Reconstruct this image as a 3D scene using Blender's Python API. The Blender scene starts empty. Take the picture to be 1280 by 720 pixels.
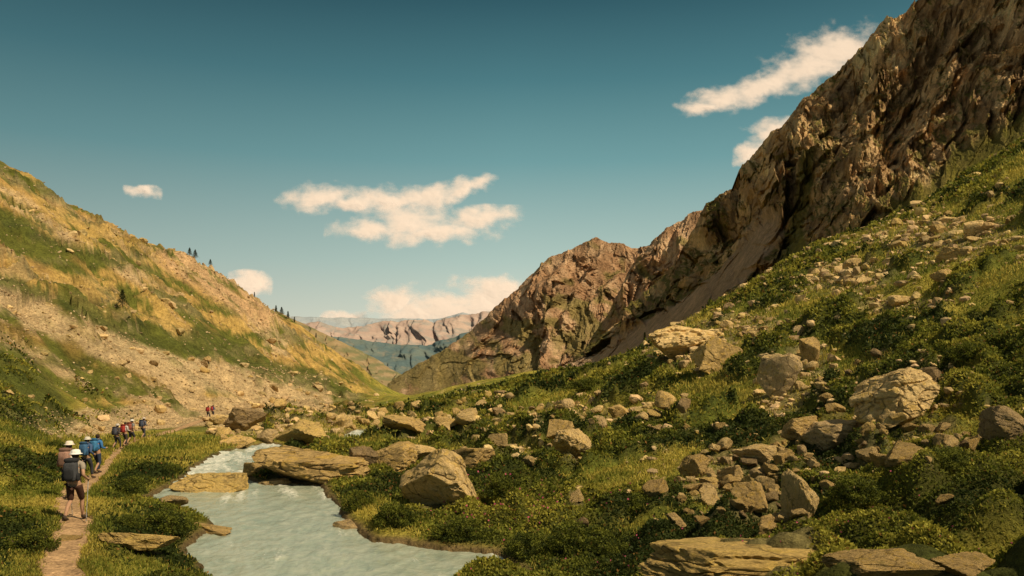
import bpy, bmesh, math, random, time
import numpy as np
from mathutils import Vector, Matrix
T0=time.time()
random.seed(7); RS=np.random.RandomState(11)
SC=bpy.context.scene; COL=SC.collection
F=1000.0; HY=450.0
def sstep(a,b,x):
    t=np.clip((x-a)/(b-a),0,1); return t*t*(3-2*t)
# ---------------- noise ----------------
_p=RS.permutation(256); PERM=np.concatenate([_p,_p,_p]).astype(np.int64)
_g=RS.normal(size=(256,3)); GR=_g/np.linalg.norm(_g,axis=1)[:,None]
RT=RS.rand(256,6)
def perlin(x,y,z=0.0,seed=0):
    x=np.asarray(x,float)+seed*17.31; y=np.asarray(y,float)+seed*5.77; z=np.zeros_like(x)+z+seed*3.13
    xi=np.floor(x).astype(np.int64); yi=np.floor(y).astype(np.int64); zi=np.floor(z).astype(np.int64)
    xf=x-xi; yf=y-yi; zf=z-zi
    u=xf*xf*xf*(xf*(xf*6-15)+10); v=yf*yf*yf*(yf*(yf*6-15)+10); w=zf*zf*zf*(zf*(zf*6-15)+10)
    r=0
    for a in (0,1):
        for b in (0,1):
            for c in (0,1):
                h=PERM[PERM[PERM[(xi+a)&255]+((yi+b)&255)]+((zi+c)&255)]
                g=GR[h]
                d=g[...,0]*(xf-a)+g[...,1]*(yf-b)+g[...,2]*(zf-c)
                r=r+d*(u if a else 1-u)*(v if b else 1-v)*(w if c else 1-w)
    return r*1.5
def fbm(x,y,z=0.0,o=4,seed=0,gain=.5):
    s=0;a=1;f=1;t=0
    for i in range(o):
        s=s+a*perlin(np.asarray(x)*f,np.asarray(y)*f,np.asarray(z)*f,seed+i); t+=a; a*=gain; f*=2.03
    return s/t
def ridged(x,y,z=0.0,o=3,seed=0):
    s=0;a=1;f=1;t=0
    for i in range(o):
        s=s+a*(1-np.abs(perlin(np.asarray(x)*f,np.asarray(y)*f,np.asarray(z)*f,seed+i))*2)**2; t+=a;a*=.5;f*=2.1
    return s/t
def facet(x,y,seed=0):
    xi=np.floor(x).astype(np.int64); yi=np.floor(y).astype(np.int64)
    best=np.full(x.shape,9.); h=np.zeros(x.shape); idv=np.zeros(x.shape)
    for a in (-1,0,1):
        for b in (-1,0,1):
            k=PERM[PERM[(xi+a+seed*7)&255]+((yi+b+seed*13)&255)]; R_=RT[k]
            dx=x-(xi+a+.15+.7*R_[...,0]); dy=y-(yi+b+.15+.7*R_[...,1]); d=dx*dx+dy*dy; m=d<best
            hh=(R_[...,2]-.5)*.9+(R_[...,3]-.5)*1.7*dx+(R_[...,4]-.5)*1.7*dy
            best=np.where(m,d,best); h=np.where(m,hh,h); idv=np.where(m,R_[...,5],idv)
    return h,idv
# ---------------- mesh helpers ----------------
def tag(o,label=None,cat=None,group=None,kind=None):
    if label: o['label']=label
    if cat: o['category']=cat
    if group: o['group']=group
    if kind: o['kind']=kind
    return o
def npmesh(name,V,Fc,smooth=True):
    me=bpy.data.meshes.new(name); V=np.asarray(V,np.float32); Fc=np.asarray(Fc,np.int32)
    k=Fc.shape[1]; n=len(Fc)
    me.vertices.add(len(V)); me.vertices.foreach_set('co',V.ravel())
    me.loops.add(n*k); me.loops.foreach_set('vertex_index',Fc.ravel())
    me.polygons.add(n); me.polygons.foreach_set('loop_start',np.arange(0,n*k,k,dtype=np.int32))
    me.polygons.foreach_set('use_smooth',np.full(n,smooth,dtype=bool))
    me.update(calc_edges=True); return me
def link(name,me,mat,parent=None):
    o=bpy.data.objects.new(name,me); COL.objects.link(o)
    if mat is not None: me.materials.append(mat)
    if parent is not None: o.parent=parent
    return o
def setcol(me,C,name='Col'):
    a=me.attributes.new(name,'FLOAT_COLOR','POINT')
    c=np.ones((len(C),4),np.float32); c[:,:3]=C; a.data.foreach_set('color',c.ravel())
def setf(me,name,v):
    a=me.attributes.new(name,'FLOAT','POINT'); a.data.foreach_set('value',np.asarray(v,np.float32).ravel())
def gridfaces(nu,nv):
    i=np.arange(nu-1)[:,None]*nv+np.arange(nv-1)[None,:]
    i=i.ravel(); return np.stack([i,i+nv,i+nv+1,i+1],1)
def lerp(a,b,t):
    t=np.asarray(t)[...,None]; return np.asarray(a)*(1-t)+np.asarray(b)*t
# ---------------- materials ----------------
def newmat(name):
    m=bpy.data.materials.new(name); m.use_nodes=True; nt=m.node_tree; nt.nodes.clear()
    out=nt.nodes.new('ShaderNodeOutputMaterial'); b=nt.nodes.new('ShaderNodeBsdfPrincipled')
    nt.links.new(b.outputs[0],out.inputs[0]); b.inputs['Roughness'].default_value=.9
    b.inputs['Specular IOR Level'].default_value=.1
    return m,nt,b,out
def noise(nt,scale,detail=6,rough=.6,vec=None,dist=0):
    n=nt.nodes.new('ShaderNodeTexNoise'); n.inputs['Scale'].default_value=scale; n.inputs['Detail'].default_value=detail
    n.inputs['Roughness'].default_value=rough; n.inputs['Distortion'].default_value=dist
    if vec: nt.links.new(vec,n.inputs['Vector'])
    return n.outputs['Fac']
def maprange(nt,s,a,b,c,d):
    n=nt.nodes.new('ShaderNodeMapRange'); nt.links.new(s,n.inputs[0])
    for i,v in enumerate((a,b,c,d)): n.inputs[i+1].default_value=v
    return n.outputs[0]
def mixc(nt,fac,a,b,mode='MIX'):
    n=nt.nodes.new('ShaderNodeMix'); n.data_type='RGBA'; n.blend_type=mode
    for s,i in ((fac,0),(a,6),(b,7)):
        if isinstance(s,(tuple,list)): n.inputs[i].default_value=tuple(s)+((1,) if len(s)==3 else ())
        elif isinstance(s,(int,float)): n.inputs[i].default_value=s
        else: nt.links.new(s,n.inputs[i])
    return n.outputs[2]
def math_(nt,op,a,b=0.0):
    n=nt.nodes.new('ShaderNodeMath'); n.operation=op
    for i,s in enumerate((a,b)):
        if isinstance(s,(int,float)): n.inputs[i].default_value=s
        else: nt.links.new(s,n.inputs[i])
    return n.outputs[0]
def bump(nt,h,st,dist,b,prev=None):
    n=nt.nodes.new('ShaderNodeBump'); n.inputs['Strength'].default_value=st; n.inputs['Distance'].default_value=dist
    nt.links.new(h,n.inputs['Height'])
    if prev: nt.links.new(prev,n.inputs['Normal'])
    nt.links.new(n.outputs[0],b.inputs['Normal']); return n.outputs[0]
def objvec(nt):
    return nt.nodes.new('ShaderNodeTexCoord').outputs['Object']
def attr(nt,name,out='Color'):
    n=nt.nodes.new('ShaderNodeAttribute'); n.attribute_name=name; return n.outputs[out]
def colmat(name,scales,lo=.6,hi=1.4,bs=.6,bd=.3):
    m,nt,b,_=newmat(name); v=objvec(nt); c=attr(nt,'Col'); pr=None
    for s in scales:
        n=noise(nt,s,8,.65,v); g=maprange(nt,n,.3,.7,lo,hi)
        c=mixc(nt,1.0,c,g,'MULTIPLY'); pr=bump(nt,n,bs,bd/s*2,b,pr)
    nt.links.new(c,b.inputs['Base Color']); return m
def rockmat(name,c1,c2,c3,lich,moss=.5,sc=1.0):
    m,nt,b,_=newmat(name); v=objvec(nt)
    oi=nt.nodes.new('ShaderNodeObjectInfo')
    ad=nt.nodes.new('ShaderNodeVectorMath'); ad.operation='ADD'; nt.links.new(v,ad.inputs[0]); nt.links.new(oi.outputs['Location'],ad.inputs[1]); v=ad.outputs[0]
    n1=noise(nt,1.1*sc,8,.7,v); n2=noise(nt,5*sc,8,.75,v); n3=noise(nt,18*sc,6,.7,v)
    c=mixc(nt,maprange(nt,n1,.38,.62,0,1),c1,c2)
    c=mixc(nt,maprange(nt,n2,.53,.64,0,.8),c,c3)
    c=mixc(nt,maprange(nt,noise(nt,3.1*sc,8,.7,v,1.2),.52,.6,0,.65),c,lich)
    g=nt.nodes.new('ShaderNodeNewGeometry'); sx=nt.nodes.new('ShaderNodeSeparateXYZ'); nt.links.new(g.outputs['Normal'],sx.inputs[0])
    up=maprange(nt,sx.outputs['Z'],.55,.95,0,1)
    mm=math_(nt,'MULTIPLY',up,maprange(nt,noise(nt,1.7*sc,6,.7,v),.54,.64,0,moss))
    c=mixc(nt,mm,c,(.20,.165,.035))
    vo=nt.nodes.new('ShaderNodeTexVoronoi'); vo.feature='DISTANCE_TO_EDGE'; vo.inputs['Scale'].default_value=.8*sc
    nd=nt.nodes.new('ShaderNodeVectorMath'); nd.operation='ADD'; nt.links.new(v,nd.inputs[0])
    nz=nt.nodes.new('ShaderNodeTexNoise'); nz.inputs['Scale'].default_value=2.0*sc; nt.links.new(v,nz.inputs['Vector']); nt.links.new(nz.outputs['Color'],nd.inputs[1]); nt.links.new(nd.outputs[0],vo.inputs['Vector'])
    cr=maprange(nt,vo.outputs['Distance'],0,.03,0,1)
    c=mixc(nt,maprange(nt,cr,0,1,.6,0),c,(.06,.042,.025))
    c=mixc(nt,1.0,c,maprange(nt,n3,.3,.7,.7,1.3),'MULTIPLY')
    c=mixc(nt,1.0,c,maprange(nt,oi.outputs['Random'],0,1,.82,1.12),'MULTIPLY')
    nt.links.new(c,b.inputs['Base Color'])
    p=bump(nt,cr,.6,.06,b); p=bump(nt,n1,.7,.4,b,p); p=bump(nt,n2,.9,.14,b,p); bump(nt,n3,.8,.05,b,p)
    return m
M_rock=[rockmat('rock_pale',(.74,.52,.24),(.58,.40,.18),(.28,.19,.09),(.62,.40,.10)),
        rockmat('rock_tan',(.64,.43,.175),(.48,.32,.13),(.2,.14,.065),(.62,.39,.08)),
        rockmat('rock_grey',(.60,.42,.21),(.44,.31,.16),(.18,.13,.075),(.52,.35,.10),.35)]
M_ochre=rockmat('rock_ochre',(.60,.41,.14),(.50,.34,.13),(.26,.18,.075),(.64,.43,.11),.4)
M_dark=rockmat('rock_dark',(.40,.27,.14),(.27,.19,.1),(.12,.085,.05),(.40,.26,.09),.4)
def plain(name,c,rough=.85,sc=30,var=.25):
    m,nt,b,_=newmat(name); v=objvec(nt); n=noise(nt,sc,4,.6,v)
    nt.links.new(mixc(nt,1.0,tuple(c),maprange(nt,n,.3,.7,1-var,1+var),'MULTIPLY'),b.inputs['Base Color'])
    b.inputs['Roughness'].default_value=rough; bump(nt,n,.3,.01,b); return m
def leafmat(name):
    m,nt,b,out=newmat(name)
    col=attr(nt,'Col'); nt.links.new(col,b.inputs['Base Color'])
    b.inputs['Roughness'].default_value=.65; b.inputs['Specular IOR Level'].default_value=.12
    t=nt.nodes.new('ShaderNodeBsdfTranslucent'); nt.links.new(col,t.inputs[0])
    mx=nt.nodes.new('ShaderNodeMixShader'); mx.inputs[0].default_value=.38
    nt.links.new(b.outputs[0],mx.inputs[1]); nt.links.new(t.outputs[0],mx.inputs[2]); nt.links.new(mx.outputs[0],out.inputs[0])
    return m
M_leaf=leafmat('leaf')
# ---------------- base terrain (thin plate through surveyed points: column, row, distance) ----------------
CP=[]
for px in (-400,-100,150,400,640,880,1150,1400,1700):
    CP+= [(px,1017,3),(px,825 if px<1000 else 790,8)]
CP+=[(-400,690,14),(-400,560,25),(-400,400,50),(-400,200,100),(-400,40,170),(-400,150,300),(-400,400,900),
(-150,700,15),(-150,600,26),(-150,480,52),(-150,330,100),(-150,190,180),(-150,120,235),(-150,260,420),(-150,430,900),
(0,720,15),(0,640,21.5),(0,595,30),(0,565,42),(0,515,60),(0,430,90),(0,350,130),(0,260,190),(0,203,240),(0,300,400),(0,450,900),
(93,648,20.3),(100,720,15.5),(121,599,35),(152,574,56),(180,559,65),(262,533,108),
(120,540,75),(120,480,105),(120,400,150),(120,320,215),(120,266,268),(120,340,420),(120,470,900),
(235,500,135),(235,430,190),(235,360,270),(235,320,325),(235,400,480),(235,480,900),
(300,720,18.5),(300,640,26.3),(300,605,34),(300,572,50),(290,545,75),(310,500,170),(310,430,260),(310,368,370),(310,430,520),(310,490,900),
(380,530,110),(380,500,200),(380,450,330),(380,407,440),(380,460,620),(380,500,900),
(450,720,18.5),(450,640,26.3),(450,600,36),(450,565,57),(450,540,83),(450,520,125),(450,502,210),(450,487,370),(450,463,540),(450,490,700),(450,510,900),
(490,500,260),(492,490,600),(492,510,900),(530,500,260),(530,512,500),(530,520,900),
(600,720,19),(600,650,25.5),(600,600,36),(600,550,55),(600,520,85),(600,500,125),(600,484,220),(600,500,400),(600,515,900),
(700,720,18),(700,650,25),(700,600,33),(700,560,45),(700,530,58),(700,500,85),(700,470,150),(700,490,250),(700,510,900),
(850,720,15.5),(850,650,22),(850,600,29),(850,550,38.5),(850,500,53),(850,450,71),(850,410,96),(850,430,150),(850,500,900),
(1000,720,13.5),(1000,600,24.5),(1000,500,41),(1000,420,61),(1000,360,83),(1000,328,108),(1000,350,170),(1000,480,900),
(1150,720,12),(1150,600,20),(1150,500,31),(1150,400,48),(1150,320,72),(1150,258,110),(1150,285,170),(1150,450,900),
(1280,720,10.5),(1280,600,17),(1280,500,25.5),(1280,400,38),(1280,300,58),(1280,225,85),(1280,183,112),(1280,210,170),(1280,430,900),
(1450,640,12),(1450,500,20),(1450,350,36),(1450,220,60),(1450,110,112),(1450,150,180),(1450,400,900),
(1700,620,10),(1700,400,22),(1700,220,45),(1700,40,112),(1700,100,180),(1700,380,900)]
CP=np.array(CP,float)
SA=250.;SB=1.7
ca=CP[:,0]/SA; cb=np.log(CP[:,2])*SB; n=len(CP)
def phi(r2): return .5*r2*np.log(r2+1e-9)
A=np.zeros((n+3,n+3)); A[:n,:n]=phi((ca[:,None]-ca)**2+(cb[:,None]-cb)**2)+np.eye(n)*.01
Pm=np.stack([np.ones(n),ca,cb],1); A[:n,n:]=Pm; A[n:,:n]=Pm.T
W=np.linalg.solve(A,np.concatenate([CP[:,1],[0,0,0]]))
def basepy(px,Y):
    px=np.asarray(px,float); Y=np.asarray(Y,float); a=px/SA; b=np.log(Y)*SB
    r=W[n]+W[n+1]*a+W[n+2]*b
    for i in range(n): r=r+W[i]*phi((a-ca[i])**2+(b-cb[i])**2)
    return r
NU,NR=960,760
PXs=np.linspace(-380,1660,NU); Ys=3*np.exp(np.linspace(0,math.log(300),NR))
cu=np.linspace(-380,1660,171); cy=np.linspace(0,math.log(300),191)
BP=basepy(cu[:,None]+0*cy[None],3*np.exp(cy)[None]+0*cu[:,None])
tmp=np.stack([np.interp(PXs,cu,BP[:,j]) for j in range(len(cy))],1)
ly=np.linspace(0,math.log(300),NR)
PYb=np.stack([np.interp(ly,cy,tmp[i]) for i in range(NU)],0)
PXg=PXs[:,None]+0*Ys[None]; Yg=Ys[None]+0*PXs[:,None]
Xg=(PXg-640)/F*Yg
Zg=(HY-PYb)/F*Yg
def hit0(px,py,arr=None,ymin=7):
    i=int(np.clip(round((px+380)/2040*(NU-1)),0,NU-1)); c=(PYb if arr is None else arr)[i]
    j0=int(np.searchsorted(Ys,ymin)); k=np.where(c[j0:]<=py)[0]
    j=(j0+k[0]) if len(k) else j0+int(np.argmin(c[j0:]))
    return i,j
pathpix=[(88,800),(80,740),(76,700),(90,668),(94,648),(84,630),(100,612),(122,599),(140,584),(154,574),(180,559),(215,547),(262,533),(300,527)]
pathW=[]
for px,py in pathpix:
    i,j=hit0(px,py); pathW.append(((px-640)/F*Ys[j],Ys[j]))
pathW=np.array(pathW)
def catmull(P,k=8):
    P=np.asarray(P); Q=np.vstack([2*P[0]-P[1],P,2*P[-1]-P[-2]]); out=[]
    for i in range(1,len(Q)-2):
        for t in np.arange(k)/k:
            a,b,c,d=Q[i-1],Q[i],Q[i+1],Q[i+2]
            out.append(.5*((2*b)+(c-a)*t+(2*a-5*b+4*c-d)*t*t+(3*b-a-3*c+d)*t**3))
    out.append(P[-1]); return np.array(out)
pathC=catmull(pathW)
def polydist(X,Y,P,closed=False):
    d=np.full(X.shape,1e9); m=len(P)
    for i in range(m if closed else m-1):
        a=P[i];b=P[(i+1)%m]; ab=b-a; L=(ab**2).sum()+1e-9
        t=np.clip(((X-a[0])*ab[0]+(Y-a[1])*ab[1])/L,0,1)
        d=np.minimum(d,(X-a[0]-t*ab[0])**2+(Y-a[1]-t*ab[1])**2)
    return np.sqrt(d)
def inside(X,Y,P):
    r=np.zeros(X.shape,bool); m=len(P)
    for i in range(m):
        x1,y1=P[i];x2,y2=P[(i+1)%m]
        if y1==y2: continue
        c=((y1>Y)!=(y2>Y))&(X<(x2-x1)*(Y-y1)/(y2-y1)+x1); r^=c
    return r
def zw(Y): return np.interp(Y,[0,31,48,60,90,200],[-5,-5,-6.05,-6.45,-7.5,-11])
_yy=np.linspace(10,150,4000); _py=HY-F*zw(_yy)/_yy
def wpt(px,py):
    Y=np.interp(-py,-_py,_yy); return ((px-640)/F*Y,Y)
pool=[(790,830),(725,770),(656,724),(618,696),(560,686),(465,675),(434,656),(424,636),(410,619),(394,607),(345,604),(318,604),(306,594),(322,581),(345,569),(354,558),(330,555),(292,563),(262,573),(238,589),(216,607),(180,628),(170,641),(215,638),(240,642),(262,652),(266,664),(236,680),(238,700),(275,730),(330,780),(350,830)]
streamP=catmull(np.array([wpt(*p) for p in pool]),4)
farP=np.array([wpt(*p) for p in [(425,550),(440,538),(478,536),(486,542),(460,550)]])
reg=(Yg>10)&(Yg<110)&(PXg<900)&(PXg>0)
SD=np.full(Xg.shape,50.0)
xr,yr=Xg[reg],Yg[reg]
d=polydist(xr,yr,streamP,True); d=np.where(inside(xr,yr,streamP),-d,d)
d2=polydist(xr,yr,farP,True); d2=np.where(inside(xr,yr,farP),-d2,d2)
wob=.45*fbm(xr/1.6,yr/1.6,0,3,44)
SD[reg]=np.minimum(d,d2)+wob
PD=np.full(Xg.shape,50.0); reg2=(Yg>8)&(Yg<140)&(PXg<420); PD[reg2]=polydist(Xg[reg2],Yg[reg2],pathC)+.22*fbm(Xg[reg2]/.7,Yg[reg2]/.7,0,3,45)
pathmask=1-sstep(.22,.42,PD); pathwide=1-sstep(.5,2.5,PD)
rel=np.zeros_like(Xg)
lefthill=sstep(70,110,Yg)*(1-sstep(430,500,PXg))
for k,L in enumerate([60,26,11,4.6,2,.9]):
    fade=sstep(L*1.4,L*4,Yg)*(1-sstep(.5,1.3,Yg*.012/L*1.0))
    rel+=fade*.055*L*perlin(Xg/L,Yg/L,Zg/L,k+3)*1.3
spur=sstep(-.05,.3,fbm(Xg/60,Yg/80,0,3,33))
crag=sstep(.0,.3,fbm(Xg/34,Yg/70,Zg/20,3,37))
fh,fid=facet(Yg/9+Zg/7,Xg/7-Zg/9,3)
fh2,fid2=facet(Yg/4+Zg/3,Xg/3-Zg/4,5)
rel+=lefthill*((ridged(Yg/34+Xg/50,Xg/80,0,3,31)-.5)*5.0+spur*(ridged(Yg/11+Zg/9,Xg/14,Zg/8,3,35)-.4)*2.6+crag*(fh*2.6+fh2*1.2))
vn=fbm(Xg/6.5,Yg/6.5,0,4,50)
PYt=HY-F*(Zg+rel*(1-.85*pathwide))/Yg
def ell(px,py,cx,cy,rx,ry): return np.exp(-(((px-cx)/rx)**2+((py-cy)/ry)**2)*1.0)
rockz=np.zeros_like(Xg)
for e in [(925,608,100,40),(1090,560,130,30),(980,500,45,40),(1190,300,130,34),(1060,350,80,26),(560,535,130,14),(350,530,120,20),(1120,500,70,30),(930,412,90,24),(850,440,70,26),(1120,385,90,18),(1010,455,40,30),(730,520,120,14),(640,575,70,14)]:
    rockz=np.maximum(rockz,ell(PXg,PYt,*e))
crk=fbm(Xg/3.2,Yg/4.5,Zg/3,4,58)+.25*fbm(Xg/14,Yg/14,0,2,57)
leftfoot=ell(PXg,PYt,20,500,80,45)
lfn=sstep(.02,.22,fbm(Xg/5,Yg/9,0,3,59))
regw=np.where(PXg>330,1-sstep(120,170,Yg),np.maximum(1-sstep(34,48,Yg),leftfoot*1.2*lfn*(Yg<110)))
regw=np.clip(regw,0,1)
near=1-sstep(22,42,Yg)
shrub=sstep(-.07,.07,vn+.02+.22*near-.35*rockz+.1*leftfoot)*regw*sstep(.35,1.1,PD)*sstep(.05,.5,SD)
bil=np.abs(perlin(Xg/1.9,Yg/1.9,Zg/1.9,71))*1.6*.8+np.abs(perlin(Xg/.8,Yg/.8,Zg/.8,72))*1.6*.28
bil2=np.abs(perlin(Xg/4.2,Yg/4.2,0,73))*1.6*1.1
bank=sstep(.2,3,SD)
rel+=shrub*(bil*(1-sstep(60,120,Yg))*(.4+.6*bank)+bil2*sstep(25,50,Yg))*(1-.6*pathwide)
Zg=Zg+rel*(1-.7*pathwide)
zwg=zw(Yg)
out=SD>0; wb=sstep(0,2.0,SD)
Zg=np.where(SD<40,np.where(out,(zwg+.08+.3*np.clip(SD,0,3))*(1-wb)+np.maximum(Zg,zwg+.2)*wb,zwg-.45*np.clip(-SD/1.0,0,1)),Zg)
Zg=Zg-.06*pathmask
PYg=HY-F*Zg/Yg
def hit(px,py,ymin=7):
    i,j=hit0(px,py,PYg,ymin); return Vector(((px-640)/F*Ys[j],Ys[j],Zg[i,j]))
def gz(x,y):
    px=640+F*x/y; a=(px+380)/2040*(NU-1); b=math.log(y/3)/math.log(300)*(NR-1)
    i=int(min(max(a,0),NU-2)); j=int(min(max(b,0),NR-2)); a-=i;b-=j
    return float(Zg[i,j]*(1-a)*(1-b)+Zg[i+1,j]*a*(1-b)+Zg[i,j+1]*(1-a)*b+Zg[i+1,j+1]*a*b)
def skyl(px):
    i=int(round((px+380)/2040*(NU-1))); j0=int(np.searchsorted(Ys,60)); j=j0+int(np.argmin(PYg[i,j0:]))
    return Vector(((px-640)/F*Ys[j],Ys[j],Zg[i,j]))
CLR=np.zeros_like(Xg)
def splat(x,y,r):
    px=640+F*x/y; ic=(px+380)/2040*(NU-1); jc=math.log(y/3)/math.log(300)*(NR-1)
    di=int(r*1.6/y*F/2.125)+2; dj=int(r*1.6/y/.0075)+2
    i0,i1=max(int(ic-di),0),min(int(ic+di)+1,NU); j0,j1=max(int(jc-dj),0),min(int(jc+dj)+1,NR)
    if i1<=i0 or j1<=j0: return
    dd=np.hypot(Xg[i0:i1,j0:j1]-x,Yg[i0:i1,j0:j1]-y)/r
    CLR[i0:i1,j0:j1]=np.maximum(CLR[i0:i1,j0:j1],1-sstep(.8,1.25,dd))
def linemask(px,py,pts,w):
    P=np.array(pts,float); return 1-sstep(w*.35,w,polydist(px,py,P))
st=fbm(Xg/14+Zg/9,Yg/60,Zg/9,5,80); st2=fbm(Xg/4+Zg/3,Yg/12,0,4,90); st3=fbm(Xg/26,Yg/26,Zg/20,4,95); st4=fbm(Xg/2.2,Yg/4,Zg/2,3,96)
scrm=np.maximum.reduce([linemask(PXg,PYg,[(-300,270),(0,375),(120,428),(250,470),(400,492)],32),
     linemask(PXg,PYg,[(-300,560),(0,530),(120,530),(230,516),(330,506)],26)*.95,
     linemask(PXg,PYg,[(230,325),(270,350),(320,385),(345,425)],28)*.65,
     linemask(PXg,PYg,[(-50,400),(100,470),(230,500)],22)*.7,
     linemask(PXg,PYg,[(0,240),(90,300),(220,370)],14)*.5])
scrm=scrm*sstep(42,60,Yg)*(PXg<480)
scrm=sstep(.32,.82,scrm+.95*st2+.75*st+.4*st4-.04)
print('terrain',time.time()-T0)
# ---------------- boulders ----------------
def ico(sub):
    bm=bmesh.new(); bmesh.ops.create_icosphere(bm,subdivisions=sub,radius=1); bm.verts.ensure_lookup_table()
    v=np.array([x.co[:] for x in bm.verts]); f=np.array([[x.index for x in q.verts] for q in bm.faces]); bm.free()
    return v/np.linalg.norm(v,axis=1)[:,None],f
ICO={k:ico(k) for k in (1,2,3,4,5,6)}
def rockverts(seed,sub,planes=10,rough=.05,peak=False):
    r=np.random.RandomState(seed); d,f=ICO[sub]
    nrm=r.normal(size=(planes,3)); nrm[:,2]*=.75
    nrm[0]=(r.normal()*.3,r.normal()*.3,1) if not peak else (.8,-.5,.7)
    if peak: nrm[1]=(-.75,-.45,.6); nrm[2]=(0,.8,.6); nrm[3]=(.2,-1,.35)
    nrm/=np.linalg.norm(nrm,axis=1)[:,None]
    dist=r.uniform(.38 if planes<14 else .62,.9,planes)
    if peak: dist[:4]=(.5,.55,.5,.6)
    q=d@nrm.T; rr=np.where(q>.05,dist/np.maximum(q,.05),9); rr=np.sort(rr,axis=1)
    rad=np.minimum(rr[:,0],1.3)
    p=d*rad[:,None]; s=seed*.37
    nn=fbm(p[:,0]*1.6+s,p[:,1]*1.6,p[:,2]*1.6,4 if sub>3 else 2,seed%50)
    lay=p[:,2]*3.2+p[:,0]*1.6+nn*2.5; stp=(lay-np.floor(lay)); stp=sstep(.0,.25,stp)-stp
    cr=1-np.abs(perlin(p[:,0]*1.7+s,p[:,1]*1.7,p[:,2]*2.2,seed%37+3))*2
    p=p*(1+nn*rough*2.4+(stp*rough*.5 if sub>3 else 0))[:,None]-p*(np.clip(cr-.84,0,1)*rough*8)[:,None]
    if sub>=5:
        fh_,_=facet(p[:,0]*3.1+p[:,2]*1.3+s,p[:,2]*3.1+p[:,1]*2.1,seed%20); p=p*(1+.055*fh_+.03*fbm(p[:,0]*7+s,p[:,1]*7,p[:,2]*7,3,9))[:,None]
    p-= (p.max(0)+p.min(0))/2
    p/=np.abs(p).max(axis=0)[None]
    return p,f
def rockmesh(seed,sub,planes=10,rough=.05,name='boulder',peak=False):
    p,f=rockverts(seed,sub,planes,rough,peak); me=npmesh(name,p,f,True)
    try: me.set_sharp_from_angle(angle=math.radians(26))
    except Exception: pass
    return me
def boulder(px,py,w,h,label,mat,seed,sub=5,rz=None,emb=.3,depth=.8,name='boulder',planes=10,ymin=7,tilt=0,peak=False):
    P=hit(px,py,ymin)
    s=P.y/F; W_,H_=w*s,h*s
    me=rockmesh(seed,sub,planes,name=name,peak=peak)
    o=link(name,me,mat); hh=H_/(2*(1-emb*.5)); 
    o.scale=(W_/2*1.05,W_/2*depth,hh*1.05); y=P.y+W_/2*depth*.55
    o.location=(P.x*y/P.y,y,P.z+H_-hh-.06*H_); o.rotation_euler=(0,tilt,rz if rz is not None else random.uniform(-.3,.3))
    splat(P.x*y/P.y,y,W_*.38)
    return tag(o,label,'boulder')
R0,R1,R2=M_rock
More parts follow.
